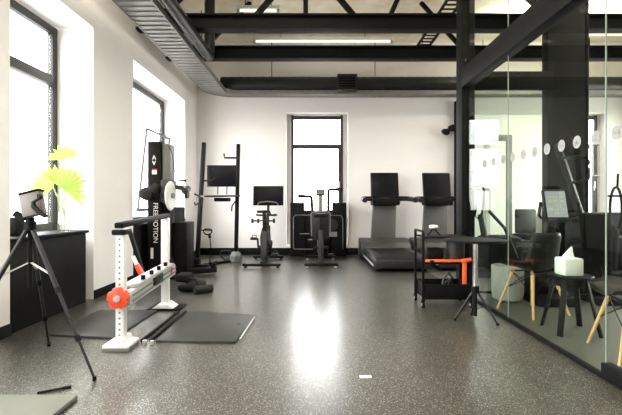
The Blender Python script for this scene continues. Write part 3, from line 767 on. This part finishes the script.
build('bolt', MB().cyl((-1.33, 3.26, .0), (-1.33, 3.26, .03), .018, n=10), 'light', t, True)
build('bolt', MB().cyl((-1.27, 3.25, .0), (-1.27, 3.25, .03), .016, n=10), 'light', t, True)

# mat slab at the very front left
solo('exercise_mat', MB().box(-2.35, -1.33, 1.5, 2.34, 0.0, .028, .008), 'slab', 'corner of a flat grey green mat on the floor, nearest the camera', 'mat', (-1.8, 1.9, 0))
solo('black_stick', MB().tube([(-1.60, 2.40, .008), (-1.47, 2.47, .008)], .007, 8).cyl((-1.49, 2.459, .009), (-1.45, 2.481, .009), .009, n=10), 'matte', 'small black pen-like stick on the floor beside the grey mat', 'stick', (-1.5, 2.43, 0))
solo('white_marker', MB().box(.29, .365, 2.62, 2.65, 0, .006, .002, (0, 0, R(4))), 'paper', 'small white strip lying on the floor in front of camera', 'strip', (.33, 2.63, 0))

# ------------------------------------------------------------------ tripod with device at left
t = thing('camera_tripod', 'black camera tripod standing at the left in front of the radiator cover', 'tripod', (-1.86, 2.72, 0))
A = Vector((-1.86, 2.72, .97))
feet = [Vector((-1.37, 2.59, .012)), Vector((-2.05, 3.21, .012)), Vector((-2.18, 2.36, .012))]
for f in feet:
    top = A + (f - A).normalized() * .04; mid = top.lerp(f, .42); lo = top.lerp(f, .74)
    lg = build('leg', MB().cyl(top, mid, .015, .014, 12).cyl(mid, lo, .011, .011, 12).cyl(lo, f, .008, .008, 12), 'dark', t, True)
    m = MB()
    for q in (mid, lo): m.cyl(q - (f - top).normalized() * .02, q + (f - top).normalized() * .02, .017, n=12)
    build('leg_clamp', m, 'matte', lg, True)
    build('rubber_foot', MB().cyl(f - Vector((0, 0, .012)), f + Vector((0, 0, .014)), .012, n=12), 'matte', lg, True)
build('centre_column', MB().cyl((-1.86, 2.72, .55), (-1.86, 2.72, 1.0), .014, n=14).cyl((-1.86, 2.72, .93), (-1.86, 2.72, .985), .035, n=16), 'black', t, True)
m = MB()
for f in feet: m.bar((-1.86, 2.72, .72), A + (f - A) * .34, .015, .006)
build('spreader', m, 'alu', t, True)
hd = build('pan_head', MB().cyl((-1.86, 2.72, .985), (-1.86, 2.72, 1.012), .026, n=16).cyl((-1.945, 2.70, 1.04), (-1.89, 2.71, 1.0), .022, n=14), 'matte', t, True)
# device on the tripod
t = thing('tracking_device', 'taupe grey boxy recording device tilted on top of the tripod', 'recording device', (-1.81, 2.7, 1.02))
rot = (R(-8), R(-14), R(8)); pv = (-1.81, 2.70, 1.03)
build('body', MB().box(-1.875, -1.745, 2.66, 2.72, 1.02, 1.175, .01, rot, pv), 'device', t, True)
build('bracket', MB().prism([(x_ + .045, z_) for x_, z_ in [(-1.80, 1.165), (-1.775, 1.155), (-1.775, 1.135), (-1.82, 1.11), (-1.815, 1.09), (-1.765, 1.045), (-1.735, 1.025), (-1.755, 1.012), (-1.79, 1.03), (-1.838, 1.08), (-1.835, 1.115), (-1.80, 1.135)]], 'y', 2.625, 2.65, .003), 'matte', t, True)
build('top_edge', MB().box(-1.88, -1.74, 2.65, 2.73, 1.176, 1.184, .003, rot, pv), 'matte', t, True)

# small black speaker on cover
solo('small_speaker', MB().box(-2.74, -2.66, 3.72, 3.82, .8105, .98, .012).cyl((-2.70, 3.719, .87), (-2.70, 3.714, .87), .03, n=20), 'matte', 'small black box on the radiator cover at the left picture edge', 'speaker', (-2.70, 3.77, .81))

# plant in vase
pc = px(66, 228, 4.35)
vx, vy = -2.60, 4.32
t = thing('glass_vase', 'clear glass vase with big lime green fan leaves on radiator cover', 'vase', (vx, vy, .811))
build('vase', MB().lathe([(.045, .0), (.05, .004), (.055, .08), (.045, .16), (.055, .2), (.05, .2), (.041, .16), (.05, .08), (.045, .012), (.02, .008)], (vx, vy, .811), 28), 'vase', t, True)
def fan_leaf(name, tip, radius, normal, n, spread, seed):
    rnd = random.Random(seed)
    nz = Vector(normal).normalized()
    up = Vector((0, 0, 1)); ux = up.cross(nz).normalized(); uy = nz.cross(ux)
    m = MB(); tip = Vector(tip)
    for k in range(n):
        a = -spread / 2 + spread * k / (n - 1) + PI / 2
        L = radius * (.82 + .18 * rnd.random()) * (1 - .12 * abs(k / (n - 1) - .5))
        d = ux * math.cos(a) + uy * math.sin(a); sd = ux * -math.sin(a) + uy * math.cos(a)
        wv = L * spread / n * .74
        rows = []
        for q in range(7):
            u = q / 6; ww = wv * (.15 + 1.0 * min(1, u * 1.8)) * (1 - max(0, u - .62) / .38 * .96)
            droop = -nz * 0 + Vector((0, 0, -1)) * (u * u * L * .16) + nz * (u * u * L * .15)
            c = tip + d * (L * u) + droop
            rows.append([c - sd * ww * .5, c + nz * ww * .18, c + sd * ww * .5])
        m.quadstrip(rows)
    return m
leaves = [((-2.64, 4.20, 1.27), .32, (.15, -1, .35), 10, R(125), 0, 1, 72),
          ((-2.57, 4.24, 1.26), .31, (.4, -1, .25), 12, R(165), 0, 2, -42),
          ((-2.61, 4.34, 1.57), .21, (.3, -1, .3), 8, R(140), 0, 3, 12),
          ((-2.60, 4.36, 1.33), .24, (.2, -1, .5), 8, R(110), 0, 4, 15)]
for (tip, rr, nrm, n, spd, _, sd, lean) in leaves:
    m = fan_leaf('leaf', (0, 0, 0), rr, nrm, n, spd, sd)
    rotm = Matrix.Rotation(R(lean), 4, Vector(nrm).normalized())
    for v in m.bm.verts: v.co = (rotm @ v.co) + Vector(tip)
    lf = build('leaf', m, 'leaf', t, True, smooth=20)
    T = Vector(tip); B = Vector((vx, vy, .84))
    md = B.lerp(T, .5) + Vector((.0, 0, .06)); md.x = vx + (md.x - vx) * .3
    build('leaf_stem', MB().tube([B, B.lerp(Vector((vx, vy, 1.0)), .9), md, T], .006, 8), 'stem', lf, True)

# ------------------------------------------------------------------ utility cart
t = thing('utility_cart', 'black two-shelf wheeled cart holding orange strap, near the steel post', 'cart', (1.42, 4.55, 0))
x0, x1, y0, y1 = 1.14, 1.68, 4.38, 4.74
for xx in (x0 + .015, x1 - .015):
    for yy in (y0 + .015, y1 - .015):
        build('leg', MB().box(xx - .013, xx + .013, yy - .013, yy + .013, .09, .80 if xx < 1.4 else .76, .003), 'black', t, True)
        w_ = build('castor', MB().cyl((xx - .013, yy, .035), (xx + .013, yy, .035), .034, n=18).box(xx - .018, xx + .018, yy - .014, yy + .014, .05, .09, .003), 'matte', t, True)
        build('castor_hub', MB().cyl((xx - .016, yy, .035), (xx + .016, yy, .035), .014, n=12), 'light', w_, True)
build('push_handle', MB().tube([(x0 + .015, y0 + .015, .80), (x0 + .015, y0 + .015, .81), (x0 + .015, y1 - .015, .81), (x0 + .015, y1 - .015, .80)], .013, 8), 'black', t, True)
build('shelf', MB().box(x0 + .029, x1 - .029, y0, y1, .735, .755, .004), 'black', t, True)
build('shelf', MB().box(x0 + .029, x1 - .029, y0, y1, .465, .485, .004), 'black', t, True)
m = MB().box(x0 + .03, x1 - .03, y0 + .005, y1 - .005, .09, .105).box(x0 + .03, x1 - .03, y0 + .0, y0 + .012, .09, .25, .003).box(x0 + .03, x1 - .03, y1 - .012, y1, .09, .25, .003).box(x0 + .03, x0 + .04, y0 + .01, y1 - .01, .09, .25).box(x1 - .04, x1 - .03, y0 + .01, y1 - .01, .09, .25)
build('bottom_bin', m, 'black', t, True)
# orange strap along the shelf
t = thing('orange_strap', 'bright orange strap lying on the cart shelf with one end hanging', 'strap', (1.42, 4.37, .486))
build('band', MB().box(1.18, 1.62, 4.36, 4.42, .4865, .512, .008), 'orange', t, True)
build('hanging_end', MB().box(1.555, 1.60, 4.342, 4.357, .26, .52, .006).box(1.54, 1.65, 4.335, 4.358, .492, .53, .008, (0, R(-8), 0)), 'orange', t, True)
build('buckle', MB().box(1.215, 1.26, 4.352, 4.3595, .488, .51, .003), 'dark', t, True)
t = thing('folding_phone_stand', 'black folding stand topped with a white oval pad on the cart', 'stand', (1.32, 4.6, .756))
build('leg', MB().cyl((1.25, 4.56, .7565), (1.32, 4.58, .83), .008, n=8), 'matte', t, True)
build('leg', MB().cyl((1.39, 4.56, .7565), (1.32, 4.58, .83), .008, n=8), 'matte', t, True)
build('pad', MB().lathe([(.02, -.02), (.045, -.015), (.05, 0), (.045, .015), (.02, .02)], (1.32, 4.58, .85), 24), 'white', t, True)
solo('black_pouch', MB().box(1.22, 1.42, 4.5, 4.66, .4855, .62, .04), 'matte', 'black soft pouch sitting behind the orange strap on the cart', 'pouch', (1.33, 4.58, .486))
m = MB().tube([(1.36, 4.5, .106), (1.40, 4.47, .3), (1.45, 4.47, .36), (1.50, 4.5, .3), (1.46, 4.55, .2), (1.40, 4.5, .24), (1.47, 4.45, .30), (1.52, 4.5, .16), (1.5, 4.52, .108)], .012, 8)
solo('cable_bundle', m, 'dark', 'tangled dark cable bundle standing in the cart bottom bin', 'cable', (1.44, 4.5, .106))
solo('storage_tub', MB().lathe([(.085, 0), (.095, .01), (.10, .235), (.094, .235), (.085, .02), (.02, .015)], (1.55, 4.55, .4855), 28), 'dark', 'dark round tub on the middle cart shelf right of the pouch', 'tub', (1.55, 4.55, .4855))

# ------------------------------------------------------------------ tripod side table
t = thing('tripod_table', 'small round black tripod table standing in front of the cart', 'table', (1.50, 3.86, 0))
tx, ty = 1.50, 3.86
build('tabletop', MB().lathe([(.02, .752), (.27, .752), (.28, .758), (.28, .768), (.272, .774), (.02, .774)], (tx, ty, 0), 48), 'matte', t, True)
build('pole', MB().cyl((tx, ty, .31), (tx, ty, .752), .026, n=18), 'chrome', t, True)
build('lower_pole', MB().cyl((tx, ty, .06), (tx, ty, .33), .017, n=16).cyl((tx, ty, .28), (tx, ty, .34), .035, n=16), 'black', t, True)
for f in (Vector((1.33, 3.86 + .06, .012)), Vector((1.665, 3.76, .012)), Vector((1.56, 4.1, .012))):
    lg = build('leg', MB().cyl((tx, ty, .32), f, .012, .010, 12), 'dark', t, True)
    build('rubber_foot', MB().cyl(f - Vector((0, 0, .012)), f + Vector((0, 0, .01)), .014, n=12), 'matte', lg, True)
m = MB()
for f in (Vector((1.33, 3.92, .012)), Vector((1.665, 3.76, .012)), Vector((1.56, 4.1, .012))): m.bar((tx, ty, .12), Vector((tx, ty, .32)).lerp(f, .5), .012, .005)
build('spreader', m, 'dark', t, True)

# ------------------------------------------------------------------ things behind the glass
def make_chair(loc, rotz, label):
    t = thing('shell_chair', label, 'chair', loc, rotz, 'black shell chairs behind the glass')
    # local: faces -y ; shell grid
    rows = []
    prof = [(-.235, .445), (-.2, .455), (-.1, .44), (0, .43), (.1, .435), (.16, .46), (.2, .52), (.225, .6), (.245, .7), (.262, .78), (.275, .82)]
    for i, (yy, zz) in enumerate(prof):
        r = []
        wd = .23 if i < 6 else .23 - .012 * (i - 5) ** 1.1
        if i == 0: wd = .20
        if i == len(prof) - 1: wd = .13
        if i == len(prof) - 2: wd = .185
        for k in range(-6, 7):
            u = k / 6; lift = .10 * abs(u) ** 2.6
            if i <= 5: p = Vector((u * wd, yy, zz + lift * (1.0 if i > 1 else .5)))
            else: p = Vector((u * wd, yy - lift * 1.1, zz))
            r.append(p)
        rows.append(r)
    o = build('shell', MB().quadstrip(rows), 'shell', t, smooth=80)
    sol = o.modifiers.new('thick', 'SOLIDIFY'); sol.thickness = .008; sol.offset = 0
    for sx in (-1, 1):
        for sy in (-1, 1):
            top = Vector((sx * .13, sy * .12, .415)); bt = Vector((sx * .235, sy * .225, 0))
            lg = build('leg', MB().cyl(bt, top, .011, .017, 14), 'wood', t)
    m = MB()
    def L(sx, sy, k): return Vector((sx * .235, sy * .225, 0)).lerp(Vector((sx * .13, sy * .12, .415)), k)
    for sx, sy in ((-1, -1), (1, -1), (1, 1), (-1, 1)):
        m.cyl(L(sx, sy, .96), L(-sx, sy, .55), .004, n=6); m.cyl(L(sx, sy, .96), L(sx, -sy, .55), .004, n=6)
    m.bar((-.15, -.12, .41), (.15, -.12, .41), .02, .014).bar((-.15, .12, .41), (.15, .12, .41), .02, .014)
    build('wire_brace', m, 'black', t)
    return t
c1 = make_chair((2.22, 4.22, 0), R(200), 'black shell chair with wooden legs behind glass, left of the tissue stool')
dup(c1, (2.335, 3.0, 0), R(259), 'black shell chair with wooden legs cut by the right picture edge')
t = thing('side_stool', 'round black side stool behind the glass carrying a tissue box', 'stool', (2.21, 3.58, 0))
build('seat', MB().lathe([(.02, .465), (.165, .465), (.175, .472), (.175, .486), (.168, .492), (.02, .492)], (2.21, 3.58, 0), 36), 'black', t, True)
build('apron', MB().lathe([(.12, .40), (.13, .40), (.13, .464), (.12, .464)], (2.21, 3.58, 0), 28), 'black', t, True)
for k in range(4):
    a = R(40 + 90 * k); d = Vector((math.cos(a), math.sin(a), 0)); cc = Vector((2.21, 3.58, 0))
    build('leg', MB().bar(cc + d * .23, cc + d * .12 + Vector((0, 0, .463)), .045, .022, bev=.004), 'black', t, True)
t = thing('tissue_box', 'white cube tissue box on the round black stool behind glass', 'tissue box', (2.2, 3.56, .493))
build('box', MB().box(2.105, 2.265, 3.48, 3.64, .493, .64, .012), 'white', t, True)
m = MB()
rows = []
for q in range(6):
    u = q / 5; rows.append([Vector((2.185 + .05 * math.cos(a) * (1 - .75 * u) * (1 + .3 * math.sin(3 * a)) + .02 * u * u, 3.56 + .03 * math.sin(a) * (1 - .6 * u), .638 + .085 * u + .012 * math.sin(2 * a) * u)) for a in [2 * PI * k / 16 for k in range(17)]])
m.quadstrip(rows); build('tissue', m, 'paper', t, True, smooth=60)
# grey felt pouf
t = thing('felt_basket', 'grey felt basket with rounded bottom on floor behind glass, beside wooden chair legs', 'basket', (2.22, 4.72, 0))
build('body', MB().lathe([(.02, .003), (.11, .003), (.155, .03), (.17, .1), (.17, .40), (.163, .405), (.158, .39), (.158, .1), (.02, .03)], (2.2, 4.72, 0), 36), 'felt', t, True)

# cardio machine with lit display behind the column front
def behind_console():
    t = thing('stepper_machine', 'black cardio machine with a bright lit display behind the glass', 'cardio machine', (2.75, 4.55, 0))
    cxx = 2.62
    p = px(556, 207, 4.45)
    build('base', MB().box(p.x - .2, p.x + .2, 4.4, 4.99, 0, .1, .02), 'matte', t, True)
    build('mast', MB().bar((p.x, 4.75, .09), (p.x, 4.52, 1.0), .1, .08, bev=.015), 'dark', t, True)
    sc = build('console', MB().box(p.x - .125, p.x + .125, 4.45, 4.49, .90, 1.26, .015, (R(-14), 0, 0)), 'dark', t, True)
    build('display', MB().box(p.x - .108, p.x + .108, 4.438, 4.4455, .95, 1.235, .002, (R(-14), 0, 0), (p.x, 4.47, 1.08)), 'display', sc, True)
    m = MB()
    for r_ in range(5):
        for c_ in range(3): m.box(p.x - .08 + c_ * .06, p.x - .04 + c_ * .06, 4.4345, 4.437, .98 + r_ * .045, 1.005 + r_ * .045, 0, (R(-14), 0, 0), (p.x, 4.47, 1.08))
    build('key_pad', m, 'light', sc, True)
    build('handle', MB().tube([(p.x - .13, 4.5, .95), (p.x - .2, 4.42, .98), (p.x - .2, 4.38, 1.12)], .016, 8), 'matte', t, True)
    build('handle', MB().tube([(p.x + .13, 4.5, .95), (p.x + .2, 4.42, .98), (p.x + .2, 4.38, 1.12)], .016, 8), 'matte', t, True)
    build('housing', MB().box(p.x - .14, p.x + .14, 4.6, 4.97, .1, .55, .05), 'matte', t, True)
behind_console()
# leaning climber machine in front of the column
t = thing('climbing_machine', 'tall black leaning climber machine in front of the wide column', 'climbing machine', (3.0, 4.75, 0))
a, b = px(584, 262, 4.85), px(557, 145, 4.98)
build('mast', MB().bar((a.x + .1, 4.6, .08), (b.x, 4.98, b.z), .09, .07, bev=.012), 'matte', t, True)
build('base', MB().box(a.x - .1, a.x + .45, 4.45, 5.0, 0, .08, .015), 'matte', t, True)
h = px(563, 156, 4.9)
build('handle', MB().tube([(h.x - .02, 4.9, h.z - .02), (h.x + .06, 4.8, h.z - .03), (h.x + .16, 4.78, h.z - .01), (h.x + .18, 4.78, h.z + .06)], .018, 8), 'dark', t, True)
build('handle', MB().tube([(h.x + .03, 4.9, h.z - .3), (h.x + .12, 4.8, h.z - .32), (h.x + .22, 4.78, h.z - .28), (h.x + .26, 4.78, h.z - .1)], .018, 8), 'dark', t, True)
build('housing', MB().box(h.x + .05, h.x + .40, 4.62, 4.98, .08, 1.0, .05), 'matte', t, True)
# elliptical trainer handles loop near the post (behind cross glass)
t = thing('elliptical_trainer', 'black elliptical trainer with looped handle behind the post and glass', 'elliptical trainer', (2.9, 6.2, 0))
q = px(478, 203, 6.2)
build('handle_loop', MB().tube([(q.x - .09, 6.2, 1.36), (q.x + .07, 6.2, 1.37), (q.x + .09, 6.2, 1.3), (q.x + .06, 6.2, .95), (q.x + .0, 6.2, .88), (q.x - .05, 6.2, .92), (q.x - .02, 6.2, 1.1)], .018, 8), 'matte', t, True)
build('mast', MB().bar((q.x + .25, 6.35, .1), (q.x + .05, 6.22, .95), .08, .08, bev=.015), 'dark', t, True)
build('housing', MB().box(q.x + .1, q.x + .65, 6.1, 6.6, .12, .62, .08), 'matte', t, True)
build('base', MB().box(q.x - .05, q.x + 1.05, 6.15, 6.5, 0, .12, .02), 'dark', t, True)
build('swing_arm', MB().tube([(q.x + .55, 6.12, .3), (q.x + .35, 6.1, .75), (q.x + .12, 6.1, 1.0)], .025, 8), 'dark', t, True)
# functional trainer behind the cross glass
t = thing('power_tower', 'pale grey framed cable tower behind the glass, left of the column', 'cable tower', (4.2, 8.2, 0))
q0, q1 = px(487, 135, 8.3), px(509, 135, 8.3)
build('post', MB().box(q1.x - .05, q1.x + .05, 8.26, 8.34, 0, q1.z, .008), 'grey', t, True)
build('post', MB().box(q0.x - .05, q0.x + .05, 8.26, 8.34, 0, q0.z, .008), 'light', t, True)
build('cross_bar', MB().box(q0.x + .05, q1.x - .05, 8.26, 8.34, q1.z - .12, q1.z, .008), 'grey', t, True)
build('seat', MB().box(q1.x + .05, q1.x + .55, 7.8, 8.3, .42, .52, .03), 'matte', t, True)
build('back_pad', MB().box(q1.x + .1, q1.x + .5, 8.2, 8.3, .521, 1.0, .03), 'dark', t, True)
build('base', MB().box(q0.x + .05, q1.x + .5, 7.75, 7.85, 0, .42, .02).box(q1.x + .05, q1.x + .5, 7.85, 8.25, 0, .1, .02), 'dark', t, True)
# hoop-like thing near right edge
t = thing('upright_bike', 'black upright bike with a tall hoop shaped arm at far right', 'exercise bike', (4.6, 6.3, 0))
q = px(616, 215, 6.2)
build('hoop', MB().tube([(q.x + .09 * math.cos(2 * PI * k / 24), 6.2, 1.03 + .32 * math.sin(2 * PI * k / 24)) for k in range(24)], .018, 8, True), 'matte', t, True)
build('arm', MB().tube([(q.x + .02, 6.2, 1.35), (q.x + .03, 6.2, 1.55)], .015, 8).tube([(q.x - .12, 6.2, 1.22), (q.x + .12, 6.2, 1.22)], .015, 8), 'matte', t, True)
build('mast', MB().bar((q.x, 6.25, .1), (q.x, 6.2, .73), .07, .07, bev=.01), 'dark', t, True)
build('base', MB().box(q.x - .3, q.x + .3, 6.0, 6.6, 0, .1, .02), 'matte', t, True)
build('housing', MB().box(q.x - .1, q.x + .35, 6.28, 6.55, .1, .6, .05), 'matte', t, True)

# ------------------------------------------------------------------ light
world = bpy.data.worlds.new('sky'); S.world = world; world.use_nodes = True
wn = world.node_tree; bg = wn.nodes['Background']; bg.inputs[1].default_value = 19.0
wtc = wn.nodes.new('ShaderNodeTexCoord'); wsx = wn.nodes.new('ShaderNodeSeparateXYZ'); wrp = wn.nodes.new('ShaderNodeValToRGB')
wn.links.new(wtc.outputs['Generated'], wsx.inputs[0])
wmr = wn.nodes.new('ShaderNodeMapRange'); wmr.inputs[1].default_value = -1; wmr.inputs[2].default_value = 1
wn.links.new(wsx.outputs['Z'], wmr.inputs[0]); wn.links.new(wmr.outputs[0], wrp.inputs[0]); # the sky beyond the back wall is dimmer than the side the left windows face
wp = wn.nodes.new('ShaderNodeMapRange'); wp.interpolation_type = 'SMOOTHSTEP'
wp.inputs[1].default_value = .35; wp.inputs[2].default_value = .95; wp.inputs[3].default_value = 1.0; wp.inputs[4].default_value = .56
wn.links.new(wsx.outputs['Y'], wp.inputs[0])
wv = wn.nodes.new('ShaderNodeVectorMath'); wv.operation = 'SCALE'
wn.links.new(wrp.outputs[0], wv.inputs[0]); wn.links.new(wp.outputs[0], wv.inputs['Scale']); wn.links.new(wv.outputs[0], bg.inputs[0])
wrp.color_ramp.elements[0].position = .47; wrp.color_ramp.elements[0].color = (.36, .35, .335, 1)     # pale ground and houses below the horizon
wrp.color_ramp.elements[1].position = .53; wrp.color_ramp.elements[1].color = (1, .99, .97, 1)
def portal(c, sx, sy, rot):
    l = bpy.data.lights.new('daylight_portal', 'AREA'); l.shape = 'RECTANGLE'; l.size = sx; l.size_y = sy
    l.cycles.is_portal = True
    o = bpy.data.objects.new('daylight_portal', l); C.objects.link(o); o.location = c; o.rotation_euler = rot
for a, b in niches: portal((-3.07, (a + b) / 2, 1.97), 2.34, b - a, (0, -PI / 2, 0))
for a, b in rw: portal((XR + .31, (a + b) / 2, 1.97), 2.34, b - a, (0, PI / 2, 0))
for a, b in bw: portal(((a + b) / 2, YB + .31, 1.64), b - a, 2.9, (-PI / 2, 0, 0))
for k, (x, y, z, L, p, ax) in enumerate(AREA):
    l = bpy.data.lights.new('added_batten_glow', 'AREA'); l.shape = 'RECTANGLE'
    l.size = L if ax == 'x' else .1; l.size_y = .1 if ax == 'x' else L
    l.energy = 45 * p; l.color = (1, .94, .87); l.spread = PI
    o = bpy.data.objects.new('added_batten_glow', l); C.objects.link(o); o.location = (x, y, z)
    l2 = l.copy(); l2.energy = l.energy * 1.7  # stronger upward copy, added to brighten the ceiling
    o = bpy.data.objects.new('added_batten_glow', l2); C.objects.link(o); o.location = (x, y, z + .12); o.rotation_euler = (PI, 0, 0)

S.view_settings.view_transform = 'Standard'; S.view_settings.look = 'None'
S.view_settings.gamma = 1.0; S.view_settings.use_curve_mapping = False
S.view_settings.exposure = 0.36
S.cycles.use_denoising = True
S.cycles.max_bounces = 10; S.cycles.transparent_max_bounces = 16; S.cycles.diffuse_bounces = 5
S.cycles.caustics_reflective = False; S.cycles.caustics_refractive = False
S.cycles.sample_clamp_indirect = 8
